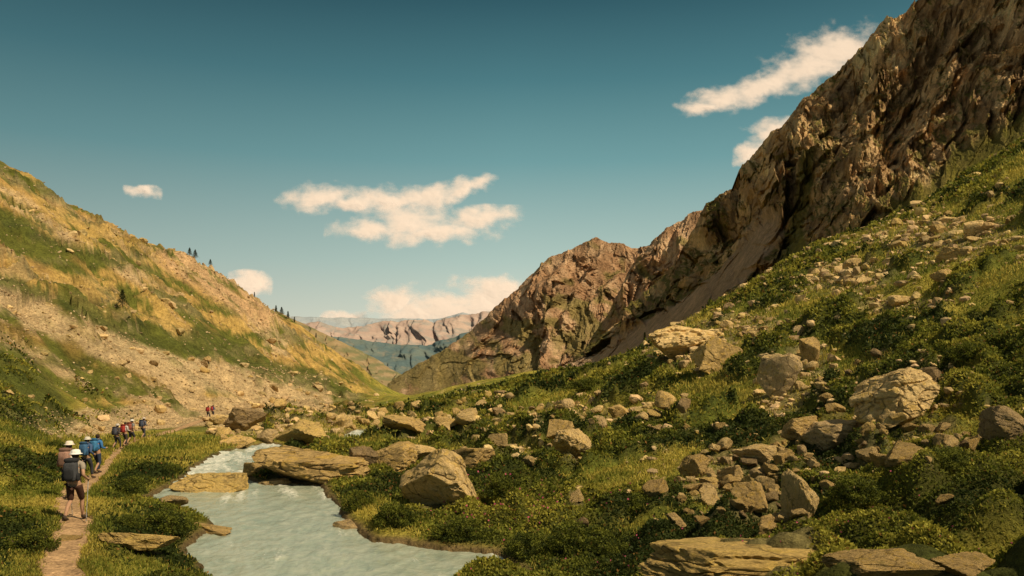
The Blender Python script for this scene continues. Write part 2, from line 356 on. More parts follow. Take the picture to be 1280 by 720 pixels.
BL=[(547,636,104,76,'big pale peaked boulder on the right bank beside the pool',R0,1,.25),
(388,610,150,46,'long low layered rock outcrop along the far edge of the pool',R1,2,.2),
(264,630,90,38,'rounded ochre boulder standing in the stream at the head of the pool',M_ochre,3,.2),
(345,614,40,14,'small flat rock in the water at the foot of the long outcrop',R2,4,.2),
(492,590,64,38,'sloping brown boulder just right of the long outcrop',R1,5,.2),
(452,585,36,26,'dark stone wedged between the outcrop and the sloping boulder',M_dark,6,.2),
(588,586,62,24,'flat topped boulder behind the big peaked boulder',R1,7,.2),
(528,577,38,18,'low tan rock left of the flat topped boulder',R0,8,.2),
(716,574,48,34,'pale boulder alone in the middle of the heath',R0,9,.25),
(700,549,32,22,'small tan boulder behind the pale boulder in the heath',R1,10,.25),
(852,449,90,44,'great pale boulder on the brow of the right slope',R0,11,.25),
(893,466,56,46,'tilted tan boulder just right of the great pale boulder',R1,12,.25),
(973,496,52,56,'tall cracked boulder with a dark side on the mid slope',R2,13,.25),
(1013,455,24,34,'upright narrow rock above the tall cracked boulder',R1,14,.25),
(1118,532,114,72,'largest chunky boulder on the right slope',R0,59,.25),
(1157,487,34,28,'dark capped rock behind the largest chunky boulder',M_dark,16,.25),
(1040,566,80,36,'wide boulder in the rubble left of the largest chunky boulder',R2,17,.2),
(1003,552,50,30,'yellowish boulder at the left end of the upper rubble',R1,18,.2),
(1262,552,60,42,'grey brown boulder cut by the right edge of the view',R2,19,.25),
(1128,580,50,28,'cube like boulder under the largest chunky boulder',R1,20,.2),
(1000,650,46,62,'upright pale slab at the right end of the stone pile',R0,21,.2),
(935,640,42,34,'squarish boulder in the middle of the stone pile',R1,22,.2),
(945,584,50,24,'tilted slab on top of the stone pile',R0,23,.2),
(925,738,255,50,'huge flat lichen covered slab in the bottom foreground',M_ochre,24,.15),
(1098,732,120,38,'low slab right of the huge foreground slab',R1,25,.15),
(1200,732,80,36,'brown foreground stone right of the low slab',R1,26,.15),
(172,688,96,20,'flat ochre rocks on the left bank among grass',M_ochre,27,.2),
(268,672,60,13,'low flat stone at the left waterline of the pool',R1,28,.2),
(376,552,64,26,'yellow lichen boulder in the valley floor left of the far water',M_ochre,29,.2),
(309,540,54,32,'dark angular boulder in the valley floor beside the trail',M_dark,30,.2),
(298,562,40,18,'tan rock at the upstream bend of the stream',R1,31,.2),
(332,556,30,16,'grey rock on the right of the upstream bend',R2,32,.2),
(320,594,34,16,'stone narrowing the channel above the head of the pool',R1,61,.2),
(216,634,34,12,'low stone in the white water left of the ochre boulder',R2,62,.2),
(432,668,34,16,'wet stone at the right waterline under the bushy shrub',R2,63,.2),
(506,543,54,18,'flat boulder right of the far water',R1,33,.2),
(583,542,28,20,'leaning pale rock in the middle of the valley floor',R0,34,.2),
(558,536,32,14,'low rock left of the leaning pale rock',R1,35,.2),
(832,512,32,24,'rounded tan boulder on the lower right slope',R1,36,.25),
(853,521,20,22,'dark pointed rock beside the rounded tan boulder',M_dark,37,.25),
(622,561,24,16,'small pale boulder between the flat topped boulder and the heath boulder',R0,38,.2),
(773,524,26,18,'slanting stone on the lower slope left of the rounded tan boulder',R1,39,.2),
(1222,297,34,22,'pale block high on the right slope near the edge of the view',R0,40,.2),
(1125,385,32,16,'long pale stone midway up the right slope',R0,41,.2),
(1178,362,28,14,'flat stone midway up the slope right of the long pale stone',R1,42,.2),
(870,598,36,30,'left end block of the stone pile',R1,43,.2),
(1192,326,36,20,'wide stone below the pale block high on the right slope',R1,44,.2),
(88,680,26,10,'flat stone beside the trail in the near left',R1,45,.2),
(1182,632,26,14,'lone small boulder in the shrubs at lower right',R1,46,.2),
(845,660,24,16,'pale stone at the foot of the stone pile by the shrubs',R0,47,.2),
(960,668,40,24,'brown block below the stone pile',R1,48,.2)]
occupied=[]
for px,py,w,h,lab,mt,sd,emb in BL:
    big=(sd==59)
    boulder(px,py,w,h,lab,mt,sd*13+5,6 if w>80 else (5 if w>35 else 4),emb=emb,planes=16 if big else (12 if w>140 else 10),tilt=random.uniform(-.1,.1) if w<110 else 0,peak=(sd==1),depth=.95 if big else .8)
    occupied.append((px,py-h/2,w/2,h/2))
protos=[rockmesh(900+k,4,9,name='stone') for k in range(12)]
small=[rockmesh(950+k,3,8,name='stone') for k in range(12)]
for k,me in enumerate(protos+small): me.materials.append([R0,R1,R0,R1,R0,M_ochre,R1,R2,M_dark][k%9])
def zone(n,cx,cy,rx,ry,s0,s1,label,group,ymin=7,box=False):
    c=0;k=0
    while c<n and k<n*30:
        k+=1
        if box: px=cx+random.uniform(-rx,rx); py=cy+random.uniform(-ry,ry)
        else:
            a=random.uniform(0,6.283); r=random.random()**.6; px=cx+rx*r*math.cos(a); py=cy+ry*r*math.sin(a)
        P=hit(px,py,ymin)
        if abs(HY-F*P.z/P.y-py)>6: continue
        i,j=hit0(px,py,PYg,ymin)
        if SD[i,j]<.2 or PD[i,j]<1.0: continue
        w=s0*(s1/s0)**(random.random()**1.5)
        if any(abs(px-o[0])<o[2]*.8 and abs(py-o[1])<o[3]*.8 for o in occupied): continue
        s=P.y/F; W_=w*s
        o=bpy.data.objects.new('stone',random.choice(protos if w>13 else small)); COL.objects.link(o)
        o.scale=(W_/2*random.uniform(.85,1.3),W_/2*random.uniform(.7,1.1),W_/2*random.uniform(.5,.95)); o.rotation_euler=(random.uniform(-.4,.4),random.uniform(-.4,.4),random.uniform(0,6.28))
        o.location=(P.x,P.y+W_*.2,P.z+o.scale[2]*.5); tag(o,label,'stone',group); c+=1; splat(P.x,P.y+W_*.1,W_*.5)
zone(78,935,612,118,50,11,32,'angular stone in the pile on the lower right slope','stones of the pile on the lower right slope')
zone(38,1090,560,140,28,10,30,'angular stone in the rubble around the largest chunky boulder','stones of the rubble round the largest boulder')
zone(28,1190,300,110,32,9,24,'pale stone scattered high on the right slope under the crag','stones high on the right slope')
zone(15,1060,352,66,18,9,20,'stone in the patch on the brow of the right slope','stones on the brow of the right slope')
zone(16,940,415,70,18,9,20,'stone scattered right of the great pale boulder','stones right of the great pale boulder')
zone(24,730,518,130,26,8,20,'stone half sunk in the heath of the middle ground','stones in the middle ground heath',box=True)
zone(28,530,524,100,18,8,22,'stone on the valley floor round the far water','stones on the valley floor',ymin=40,box=True)
zone(24,350,532,90,22,8,24,'tumbled stone on the valley floor beside the trail','tumbled stones beside the trail',ymin=30,box=True)
zone(18,960,560,300,110,9,20,'lone stone poking out of the green shrubs on the right','lone stones in the right shrubs',box=True)
zone(16,210,482,200,30,6,12,'small block in the scree of the left hillside','blocks in the left hillside scree',ymin=60,box=True)
zone(12,1020,470,90,45,10,22,'stone beside the tall cracked boulder','stones by the tall cracked boulder')
P3=np.stack([Xg,Yg,Zg],-1)
def pick(w,N_,seed):
    r=np.random.RandomState(seed); idx=r.choice(w.size,N_,replace=False,p=(w/w.sum()).ravel()); return np.unravel_index(idx,w.shape)
visb=(PXg>-40)&(PXg<1320)&(PYg<760)
clus=sstep(.02,.3,crk)
wgt=(rockz*(.25+clus)*(PXg>260)*(Yg<150)*1.6+.17*clus*(PXg>520)*(Yg<130)*sstep(24,50,Yg)+.5*clus*sstep(70,110,Yg)*(Yg<150)*(PXg>800)+ .14*scrm*(Yg<300)*(PXg<480)+.10*(.3+crag)*lefthill*(Yg<400)*sstep(0,.3,st2+.1))*visb*(Yg>16)*(SD>.3)*(PD>1.2)*(CLR<.5)
i_,j_=pick(wgt,4200,77); p=P3[i_,j_].copy(); r=np.random.RandomState(78)
szz=p[:,1]/F*(3.4*(4.4**(r.rand(len(p))**2.2)))
var=[rockverts(1200+k,2,8,.05)[0] for k in range(14)]; f2=ICO[2][1]
VV=[];CCc=[]
for k in range(len(p)):
    v=var[k%14]; a=r.rand()*6.28; ca_,sa_=math.cos(a),math.sin(a); s=szz[k]/2*np.array([r.uniform(.8,1.3),r.uniform(.8,1.2),r.uniform(.55,1.0)])
    v=v*s; v=np.stack([v[:,0]*ca_-v[:,1]*sa_,v[:,0]*sa_+v[:,1]*ca_,v[:,2]],1); VV.append(v+p[k]+np.array([0,0,s[2]*.45]))
    CCc.append(np.tile(np.array([.62,.44,.21])*r.uniform(.5,1.1)*np.array([1,r.uniform(.94,1.03),r.uniform(.85,1.1)]),(len(v),1)))
    if p[k,1]<150: splat(p[k,0],p[k,1],szz[k]*.45)
FF=(f2[None]+(np.arange(len(p))*len(var[0]))[:,None,None]).reshape(-1,3)
me=npmesh('rubble',np.concatenate(VV),FF,False); setcol(me,np.concatenate(CCc))
tag(link('rubble',me,colmat('rubble_mat',(2.5,12),.7,1.25,.7,.2)),'countless pale broken stones spread over the slopes and valley floor','rubble',kind='stuff')
def screemesh(pts,sizes):
    d,f=ICO[1]; N_=len(pts); r=RS.uniform(.5,1.25,(N_,len(d),1)); sc=RS.uniform(.6,1.2,(N_,1,3))*np.array([1,1,.75])
    V=pts[:,None,:]+d[None]*r*sc*sizes[:,None,None]*.5
    Fc=f[None]+(np.arange(N_)*len(d))[:,None,None]
    return V.reshape(-1,3),Fc.reshape(-1,3)
wgt=(scrm*.7+.08*lefthill+.35*rockz*clus*(Yg<130)*(PXg>300)+.25*clus*sstep(60,90,Yg)*(Yg<150)*(PXg>560))*(PXg>-40)*(PXg<1320)*(Yg>18)*(SD>.3)*(PD>1)*(Yg<420)
ii=RS.choice(wgt.size,24000,p=(wgt/wgt.sum()).ravel()); pts=P3.reshape(-1,3)[ii].copy(); sz=pts[:,1]/F*(1.0+3.6*RS.rand(len(ii))**2.5)
pts[:,0]+=RS.uniform(-1,1,len(ii))*pts[:,1]*.002; Vv,Ff=screemesh(pts,sz)
me=npmesh('scree',Vv,Ff,False); cc=lerp(np.array((.28,.19,.10))+np.zeros((len(ii),3)),np.array((.56,.41,.23)),RS.rand(len(ii))); setcol(me,np.repeat(cc,12,axis=0))
tag(link('scree',me,colmat('scree_mat',(6,),.8,1.2)),'loose fine scree strewn over the hillsides','scree',kind='stuff')
print('rocks',time.time()-T0)
# ---------------- ground colours ----------------
GREEN=np.array((.15,.165,.024)); YEL=np.array((.36,.30,.05)); DRY=np.array((.46,.30,.09)); RUST=np.array((.36,.20,.065)); SCR=np.array((.54,.39,.22)); DK=np.array((.035,.045,.012)); SOIL=np.array((.14,.09,.05))
C=lerp(GREEN+0*Xg[...,None],YEL,sstep(-.2,.25,fbm(Xg/9,Yg/9,0,4,99)))
hillC=lerp(np.array((.115,.12,.022))+0*Xg[...,None],DRY,sstep(-.10,.14,st*1.2+.7*st2+.4*st4))
hillC=lerp(hillC,RUST,sstep(.0,.35,st3+.5*st2)*.5)
hillC=lerp(hillC,np.array((.045,.055,.014)),sstep(.16,.38,fbm(Xg/5,Yg/12,Zg/5,4,97))*.8)
C=lerp(C,hillC,lefthill)
C=lerp(C,SCR,scrm*.8)
C=lerp(C,SCR*.7,lefthill*crag*sstep(.3,.8,fid)*.5)
C=lerp(C,np.array((.50,.31,.16)),linemask(PXg,PYg,[(215,322),(262,345),(330,392)],28)*lefthill*sstep(-.15,.15,st2)*.85)
gr=np.maximum.reduce([linemask(PXg,PYg,[(-100,440),(20,470),(60,520),(20,560)],48),linemask(PXg,PYg,[(250,415),(330,460),(420,485)],20)*.9,linemask(PXg,PYg,[(-60,330),(60,370),(180,425),(260,440)],13)*.9,linemask(PXg,PYg,[(-60,235),(60,300),(150,330)],12)*.8])*sstep(35,50,Yg)*(PXg<440)
C=lerp(C,np.array((.085,.095,.02)),sstep(.4,.85,gr+.8*st2+.4*st4)*.85)
C=lerp(C,SCR*.75,sstep(.45,.75,rockz+.5*fbm(Xg/2,Yg/2,0,3,101))*.45*(Yg>15))
C=lerp(C,DK,shrub*.85)
C=lerp(C,np.array((.28,.21,.10)),CLR*.4)
C=lerp(C,SOIL,(1-sstep(.0,.4,SD))*.9)
C=lerp(C,np.array((.33,.21,.11)),(1-sstep(.3,.9,PD))*.8)
me=npmesh('ground',P3.reshape(-1,3),gridfaces(NU,NR)[:,::-1]); setcol(me,C.reshape(-1,3))
tag(link('ground',me,colmat('ground_mat',(.35,2.2,9),.6,1.4,.9,.3)),kind='structure')
Pc=pathC[pathC[:,1]>8]; T=np.gradient(Pc,axis=0); T/=np.linalg.norm(T,axis=1)[:,None]; N=np.stack([-T[:,1],T[:,0]],1)
K=13; R=[]; 
for i in range(len(Pc)):
    hl=.34+.2*float(perlin(np.array(i*.31),np.array(0.)))+.08*random.random(); hr=.34+.2*float(perlin(np.array(i*.31),np.array(7.)))+.08*random.random()
    for k in range(K):
        t=(k/(K-1)-.5)*2; q=Pc[i]+N[i]*t*(hl if t<0 else hr)
        R.append((q[0],q[1],gz(q[0],q[1])+(.06 if 0<k<K-1 else -.03)+.04*float(perlin(np.array(q[0]*2.5),np.array(q[1]*2.5)))))
me=npmesh('path',R,gridfaces(len(Pc),K))
setcol(me,np.tile(np.array([[.42,.265,.14]]),(len(R),1)))
tag(link('path',me,colmat('path_mat',(1.5,12),.55,1.4,.9,.12)),kind='structure')
# ---------------- stream ----------------
su=np.linspace(120,860,560); sy=13*np.exp(np.linspace(0,math.log(95/13),620))
PX,YY=np.meshgrid(su,sy,indexing='ij'); XX=(PX-640)/F*YY
dd=polydist(XX,YY,streamP[::2],True); dd=np.where(inside(XX,YY,streamP),-dd,dd); d2=polydist(XX,YY,farP,True); d2=np.where(inside(XX,YY,farP),-d2,d2); dd=np.minimum(dd,d2)
rap=sstep(29,35,YY)
flow=fbm(XX/.8+YY*.3,YY/4.2,0,5,120,.6)
fm=sstep(.22,.6,flow+.34*rap+.14*(1-sstep(0,.6,-dd))+.28*np.exp(-((XX+8.5)**2/8+(YY-29)**2/5))-.04)
ZZ=zw(YY)+.03*perlin(XX/1.1,YY/1.8,0,130)+.03*perlin(XX/.35,YY/.7,0,131)+.014*perlin(XX/.14,YY/.25,0,133)+rap*.14*perlin(XX/.8,YY/1.1,0,132)+fm*.04
Fc=gridfaces(len(su),len(sy)); keep=(dd.ravel()[Fc]<.9).any(1); Fc=Fc[keep]
used,inv=np.unique(Fc,return_inverse=True); Fc=inv.reshape(-1,4)
V=np.stack([XX,YY,ZZ],-1).reshape(-1,3)[used]
me=npmesh('stream',V,Fc[:,::-1]); setf(me,'foam',fm.ravel()[used])
m,nt,b,_=newmat('water_mat'); v=objvec(nt); fo=attr(nt,'foam','Fac')
n1=noise(nt,1.6,5,.6,v,.8); n2=noise(nt,7,5,.6,v,.5)
c=mixc(nt,maprange(nt,n1,.35,.65,0,1),(.27,.315,.24),(.38,.40,.31))
ff=math_(nt,'MULTIPLY',fo,maprange(nt,n2,.4,.6,.2,1)); c=mixc(nt,ff,c,(.76,.73,.64))
nt.links.new(c,b.inputs['Base Color']); nt.links.new(maprange(nt,ff,0,1,.2,.6),b.inputs['Roughness']); b.inputs['Specular IOR Level'].default_value=.4
p=bump(nt,n1,.45,.10,b); bump(nt,n2,.55,.04,b,p)
tag(link('stream',me,m),kind='structure')
print('water',time.time()-T0)
# ---------------- mountain sheets ----------------
def I(px,pts):
    P=np.array(pts,float); return np.interp(px,P[:,0],P[:,1])
def sheet(name,x0,x1,step,nr,top,bot,Yt,Yb,amps,facs,lean,colf,mat,seed,jag=1.0,dispf=None,flat=False):
    px=np.arange(x0,x1,step); nb=8; t=np.concatenate([np.linspace(0,1,nr),1+np.arange(1,nb+1)*.06])
    PX,TT=np.meshgrid(px,t,indexing='ij'); tt=np.minimum(TT,1); ex=np.maximum(TT-1,0)
    tp=I(PX,top); bt=np.maximum(I(PX,bot),tp+6); yb=I(PX,Yb); yt=I(PX,Yt)
    PY=bt+(tp-bt)*tt; Y=yb+(yt-yb)*tt
    D=np.zeros_like(PX); ID=np.zeros_like(PX)
    wx=fbm(PX/130,PY/130,0,3,seed+40); wy=fbm(PX/130,PY/130,0,3,seed+44)
    w2x=fbm(PX/16,PY/16,0,3,seed+46); w2y=fbm(PX/16,PY/16,0,3,seed+48)
    for k,(wa,wl,am) in enumerate(amps):
        le=lean+.3*(k%2)-.1*k; c_,s_=math.cos(le),math.sin(le)
        QX=PX+wx*45+wy*wa*.3+w2x*6; QY=PY+wy*45+w2y*6
        ac=QX*c_+QY*s_; al=-QX*s_+QY*c_
        rd=1-np.abs(perlin(ac/wa,al/wl,0,seed+k*5))*2.4+.35*(1-np.abs(perlin(ac/wa*2.1,al/wl*2.1,0,seed+k*5+1))*2.4)
        D+=am*(rd-.6)*.8
    for k,(wa,wl,am) in enumerate(facs):
        le=lean+.3*((k%3)-1); c_,s_=math.cos(le),math.sin(le)
        QX=PX+wx*30+w2x*wa*.12; QY=PY+wy*30+w2y*wa*.12
        ac=QX*c_+QY*s_; al=-QX*s_+QY*c_
        h_,id_=facet(ac/wa,al/wl,seed+k*3); D+=am*h_; ID+=(id_-.5)*(1,.8,.6,.5)[k%4]
    if facs: D+=facs[-1][2]*.8*fbm(PX/4,PY/4,0,3,seed+60)
    if dispf is not None: D=D*dispf(PX,PY,TT)
    D=D*(1-.55*sstep(.8,1.0,TT))
    s=Y/1000.0
    X=(PX-640)/F*Y; Z=(HY-PY)/F*Y
    dr=np.array((-.35,-.9,.12))
    X=X+D*s*dr[0]; Yn=Y+D*s*dr[1]; Z=Z+D*s*dr[2]+jag*s*3.2*fbm(PX/13,PY/13,0,5,seed+80,.6)*sstep(.6,1,TT)
    Yn=Yn+ex*Y*.5; Z=Z-ex*Y*.25
    V=np.stack([X,Yn,Z],-1)
    gu=np.gradient(V,axis=0); gv=np.gradient(V,axis=1); nn=np.cross(gu,gv); nn/=np.linalg.norm(nn,axis=-1)[...,None]+1e-9
    nn*=np.sign(nn[...,2:3]+1e-9)
    C=colf(PX,PY,TT,ID,nn,X,Yn,Z)
    me=npmesh(name,V.reshape(-1,3),gridfaces(len(px),len(t))[:,::-1],not flat); setcol(me,np.clip(C,0,.85).reshape(-1,3))
    return tag(link(name,me,mat),kind='structure')
B1=np.array((.50,.30,.135)); B2=np.array((.72,.48,.24)); B3=np.array((.18,.11,.06)); GC=np.array((.17,.15,.028)); SC2=np.array((.60,.40,.24))
def ledge(PX,PY,seed,s=22): return fbm(PX/s,PY/s,0,4,seed)
def fanA(PX,PY):
    return np.maximum(linemask(PX,PY,[(962,288),(915,345),(850,395),(760,452),(690,480)],24),linemask(PX,PY,[(880,400),(800,440)],32))
APR=[(940,340),(965,320),(1000,262),(1020,318),(1060,290),(1100,262),(1200,172),(1280,120),(1500,10)]
def colA(PX,PY,T,ID,nn,X,Y,Z):
    c=lerp(B1+0*PX[...,None],B2,sstep(-.2,.3,fbm(PX/18,PY/26,0,5,201)+.25*ID))
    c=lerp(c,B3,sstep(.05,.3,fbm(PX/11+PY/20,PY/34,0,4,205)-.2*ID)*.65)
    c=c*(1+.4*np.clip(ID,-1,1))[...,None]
    g=sstep(.35,.65,nn[...,2])*sstep(-.1,.1,ledge(PX,PY,210)+.0006*(PY-150))
    c=lerp(c,GC,g*.9)
    ap=sstep(0,30,PY-I(PX,APR)+16*ledge(PX,PY,219,30))
    c=lerp(c,lerp(GC*1.1+0*PX[...,None],YEL*.8,sstep(0,.3,ledge(PX,PY,220,30))),ap*(PX>940)*.9)
    c=lerp(c,GC*.9,linemask(PX,PY,[(1012,205),(1005,250),(990,300),(975,330)],14)*.8)
    c=lerp(c,SC2,sstep(.2,.6,fanA(PX,PY)+.3*ledge(PX,PY,225,12))*(PX<985))
    return c
def dispA(PX,PY,T):
    ap=sstep(0,40,PY-I(PX,APR))*(PX>940)
    return (1-.85*np.clip(fanA(PX,PY),0,1))*(1-.8*ap)*(.55+.45*sstep(0,.25,T))
M_cliff=colmat('cliff_mat',(.12,.6,2.5),.7,1.3,.9,.7)
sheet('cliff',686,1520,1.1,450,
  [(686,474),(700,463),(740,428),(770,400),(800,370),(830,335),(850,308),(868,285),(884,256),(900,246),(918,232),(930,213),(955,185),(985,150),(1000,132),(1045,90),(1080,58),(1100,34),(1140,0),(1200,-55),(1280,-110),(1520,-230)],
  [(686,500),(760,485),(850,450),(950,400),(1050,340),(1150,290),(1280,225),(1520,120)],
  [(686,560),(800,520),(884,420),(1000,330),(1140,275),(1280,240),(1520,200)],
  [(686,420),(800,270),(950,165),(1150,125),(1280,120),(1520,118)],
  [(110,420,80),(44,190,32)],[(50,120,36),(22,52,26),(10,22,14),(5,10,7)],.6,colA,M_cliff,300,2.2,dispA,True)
def colB(PX,PY,T,ID,nn,X,Y,Z):
    c=lerp(np.array((.56,.32,.17))+0*PX[...,None],np.array((.74,.48,.28)),sstep(-.15,.3,fbm(PX/14,PY/20,0,5,231)+.2*ID))
    c=lerp(c,np.array((.33,.20,.11)),sstep(.05,.3,fbm(PX/9,PY/26,0,4,235))*.6)
    c=c*(1+.22*np.clip(ID,-1,1))[...,None]
    g=sstep(-.05,.2,ledge(PX,PY,240,26)+.0030*(PY-395))
    c=lerp(c,np.array((.27,.23,.065)),g*.75); return c
def dispB(PX,PY,T): return .12+.62*sstep(520,700,PX)+0*PY
M_ridge=colmat('ridge_mat',(.05,.25,1.0),.75,1.25,.8,.7)
sheet('middle_ridge',696,960,1.1,230,
  [(696,466),(730,432),(755,398),(775,362),(795,330),(815,303),(835,286),(865,265),(900,252),(960,245)],
  [(696,500),(960,420)],[(696,800),(800,700),(960,620)],[(696,560),(960,400)],
  [(80,300,46),(32,120,20)],[(30,80,14),(13,32,9),(6,14,5),(3.5,7,2.5)],.5,colB,M_ridge,400,1.3,None,True)
sheet('far_ridge',484,860,1.05,270,
  [(484,481),(498,470),(520,456),(560,434),(600,405),(640,370),(665,343),(690,322),(715,310),(730,303),(745,296),(757,301),(775,304),(800,308),(860,300)],
  [(484,492),(500,500),(560,512),(860,500)],[(484,1300),(745,1150),(860,1100)],[(484,1150),(600,850),(860,700)],
  [(90,300,60),(36,120,28)],[(32,84,20),(14,34,12),(6,14,7),(3.5,7,3.5)],.5,colB,M_ridge,450,1.2,dispB,True)
def hz(c1,c2,c3,seed,thr=0.,gk=0):  # distance haze is painted into these per-layer base colours, no volume
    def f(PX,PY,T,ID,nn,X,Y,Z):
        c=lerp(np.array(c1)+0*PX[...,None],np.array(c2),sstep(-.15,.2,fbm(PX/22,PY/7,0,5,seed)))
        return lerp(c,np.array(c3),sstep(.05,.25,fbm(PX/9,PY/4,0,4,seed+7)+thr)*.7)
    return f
M_far=colmat('far_mat',(.01,.04),.92,1.08,.2,.4)
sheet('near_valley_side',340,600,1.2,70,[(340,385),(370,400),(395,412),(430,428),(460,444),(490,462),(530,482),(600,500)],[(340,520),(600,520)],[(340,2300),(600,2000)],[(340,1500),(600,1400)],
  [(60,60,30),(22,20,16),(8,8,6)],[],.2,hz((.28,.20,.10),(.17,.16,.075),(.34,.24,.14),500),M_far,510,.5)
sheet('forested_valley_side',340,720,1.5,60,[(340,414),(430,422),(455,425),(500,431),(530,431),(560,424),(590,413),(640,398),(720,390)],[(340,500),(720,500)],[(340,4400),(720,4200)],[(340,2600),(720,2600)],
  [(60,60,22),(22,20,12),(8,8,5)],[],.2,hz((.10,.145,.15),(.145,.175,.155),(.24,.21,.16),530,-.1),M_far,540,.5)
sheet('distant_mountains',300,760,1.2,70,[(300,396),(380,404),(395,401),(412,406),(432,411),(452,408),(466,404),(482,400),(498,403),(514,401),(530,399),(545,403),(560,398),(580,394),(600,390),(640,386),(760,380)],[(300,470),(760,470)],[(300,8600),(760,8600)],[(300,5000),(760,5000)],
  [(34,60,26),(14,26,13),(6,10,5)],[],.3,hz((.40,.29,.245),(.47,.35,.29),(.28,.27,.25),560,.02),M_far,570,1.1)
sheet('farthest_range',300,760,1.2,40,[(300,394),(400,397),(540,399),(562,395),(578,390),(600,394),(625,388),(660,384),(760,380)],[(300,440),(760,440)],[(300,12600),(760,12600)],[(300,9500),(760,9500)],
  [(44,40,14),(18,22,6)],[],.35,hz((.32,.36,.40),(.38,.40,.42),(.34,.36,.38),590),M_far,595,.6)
print('mountains',time.time()-T0)
# ---------------- clouds ----------------
m,nt,b,out=newmat('cloud_mat'); nt.nodes.remove(b)
al=attr(nt,'alpha','Fac')
d_=nt.nodes.new('ShaderNodeBsdfDiffuse'); d_.inputs[0].default_value=(.78,.67,.65,1)
t_=nt.nodes.new('ShaderNodeBsdfTranslucent'); t_.inputs[0].default_value=(.78,.67,.65,1)
mx=nt.nodes.new('ShaderNodeMixShader'); mx.inputs[0].default_value=.2; nt.links.new(d_.outputs[0],mx.inputs[1]); nt.links.new(t_.outputs[0],mx.inputs[2])
tr=nt.nodes.new('ShaderNodeBsdfTransparent'); m2=nt.nodes.new('ShaderNodeMixShader')
nt.links.new(al,m2.inputs[0]); nt.links.new(tr.outputs[0],m2.inputs[1]); nt.links.new(mx.outputs[0],m2.inputs[2]); nt.links.new(m2.outputs[0],out.inputs[0])
M_cloud=m
def cloud(box,blobs,label,seed,D=16000.,soft=.9,amax=.95):
    x0,x1,y0,y1=box; w=x1-x0;h=y1-y0
    nx=int(max(60,w*1.6)); ny=int(max(40,h*2)); PX,PY=np.meshgrid(np.linspace(x0,x1,nx),np.linspace(y0,y1,ny),indexing='ij')
    f=np.full_like(PX,-1.)
    wxx=fbm(PX/30,PY/22,0,4,seed+3)*18; wyy=fbm(PX/30,PY/22,0,4,seed+5)*11
    for cx,cy,rx,ry,a in blobs:
        dx,dy=PX+wxx-cx,PY+wyy-cy; ca_,sa_=math.cos(a),math.sin(a); u=(dx*ca_+dy*sa_)/rx; v=(-dx*sa_+dy*ca_)/ry
        v=np.where(v>0,v*1.25,v)
        f=np.maximum(f,1-np.sqrt(u*u+v*v)*.72)
    nz=fbm(PX/24,PY/15,0,5,seed+1,.55)
    g=f+nz*.6+.02
    edge=np.minimum.reduce([PX-x0,x1-PX,PY-y0,y1-PY]); g=g-1.2*(1-sstep(0,12,edge))
    al=sstep(0,1,np.clip(g,0,None)/soft)**.85*amax
    bul=np.clip(f,0,1)*.5+.05*fbm(PX/18,PY/14,0,3,seed+9)
    Yd=D+(HY-PY)*D/F*.9-bul*8*D/F; V=np.stack([(PX-640)/F*Yd,Yd,(HY-PY)/F*Yd],-1).reshape(-1,3)
    me=npmesh('cloud',V,gridfaces(nx,ny)); setf(me,'alpha',al)
    return tag(link('cloud',me,M_cloud),label,'cloud')
cloud((325,635,200,285),[(402,250,48,17,0),(440,253,54,13,0),(490,252,62,15,0),(545,247,46,13,-.25),(578,237,38,11,-.3)],'long wispy white cloud, the upper one of the pair in mid sky',700,18500)
cloud((395,670,245,326),[(465,288,54,13,0),(512,283,48,26,0),(535,292,64,14,0),(602,273,42,16,-.1)],'puffy white cloud, the lower one of the pair in mid sky',720,15500)
cloud((828,1140,5,165),[(1045,66,54,28,-.2),(1015,86,58,24,-.3),(960,107,56,19,-.4),(905,125,50,15,-.25),(878,134,30,10,0)],'large bright cloud touching the top of the right cliff',740,17500)
cloud((905,1030,135,225),[(968,168,32,22,-.6),(940,190,22,13,-.5)],'small cloud half hidden behind the right cliff edge',760,14000)
cloud((440,710,330,425),[(560,388,70,20,0),(492,378,28,19,-.3),(625,364,52,16,.1),(640,374,54,24,0),(600,386,60,20,0),(525,394,50,14,0)],'low cloud bank above the distant mountains beside the ridge',780,13000,.75,.96)
cloud((145,212,222,260),[(178,241,25,10,.15)],'tiny lone cloud high above the left hillside',800,16000,.8,.85)
cloud((275,350,328,384),[(312,357,29,15,0)],'small cloud peeking over the crest of the left hillside',820,13000,.7)
cloud((390,470,378,425),[(428,403,30,14,0)],'small low cloud in the valley gap over the farthest mountains',840,13500,.7)
# ---------------- vegetation ----------------
def leafgeo(c,L,Wd,upb,seed):
    r=np.random.RandomState(seed); N_=len(c)
    a=r.normal(size=(N_,3)); a[:,2]=np.abs(a[:,2])*upb+.15; a/=np.linalg.norm(a,axis=1)[:,None]
    b_=np.cross(a,r.normal(size=(N_,3))); b_/=np.linalg.norm(b_,axis=1)[:,None]
    L=L[:,None];Wd=Wd[:,None]
    V=np.stack([c,c+a*L*.55+b_*Wd*.5,c+a*L,c+a*L*.55-b_*Wd*.5],1)
    return V.reshape(-1,3),np.arange(N_*4).reshape(-1,4)
def sample(w,N_,seed):
    r=np.random.RandomState(seed); w=w.copy(); w[-1,:]=0;w[:,-1]=0
    idx=r.choice(w.size,N_,p=(w/w.sum()).ravel()); i,j=np.unravel_index(idx,w.shape)
    p=P3[i,j]; a=r.rand(N_,1);b_=r.rand(N_,1)
    return p+(P3[i+1,j]-p)*a+(P3[i,j+1]-p)*b_,i,j
vis=(PXg>-60)&(PXg<1340)&(Yg>9)&(PYg<800)
N_=580000
w=shrub*vis*(Yg<150)*(1-CLR)
c,i,j=sample(w,N_,5); r=np.random.RandomState(3)
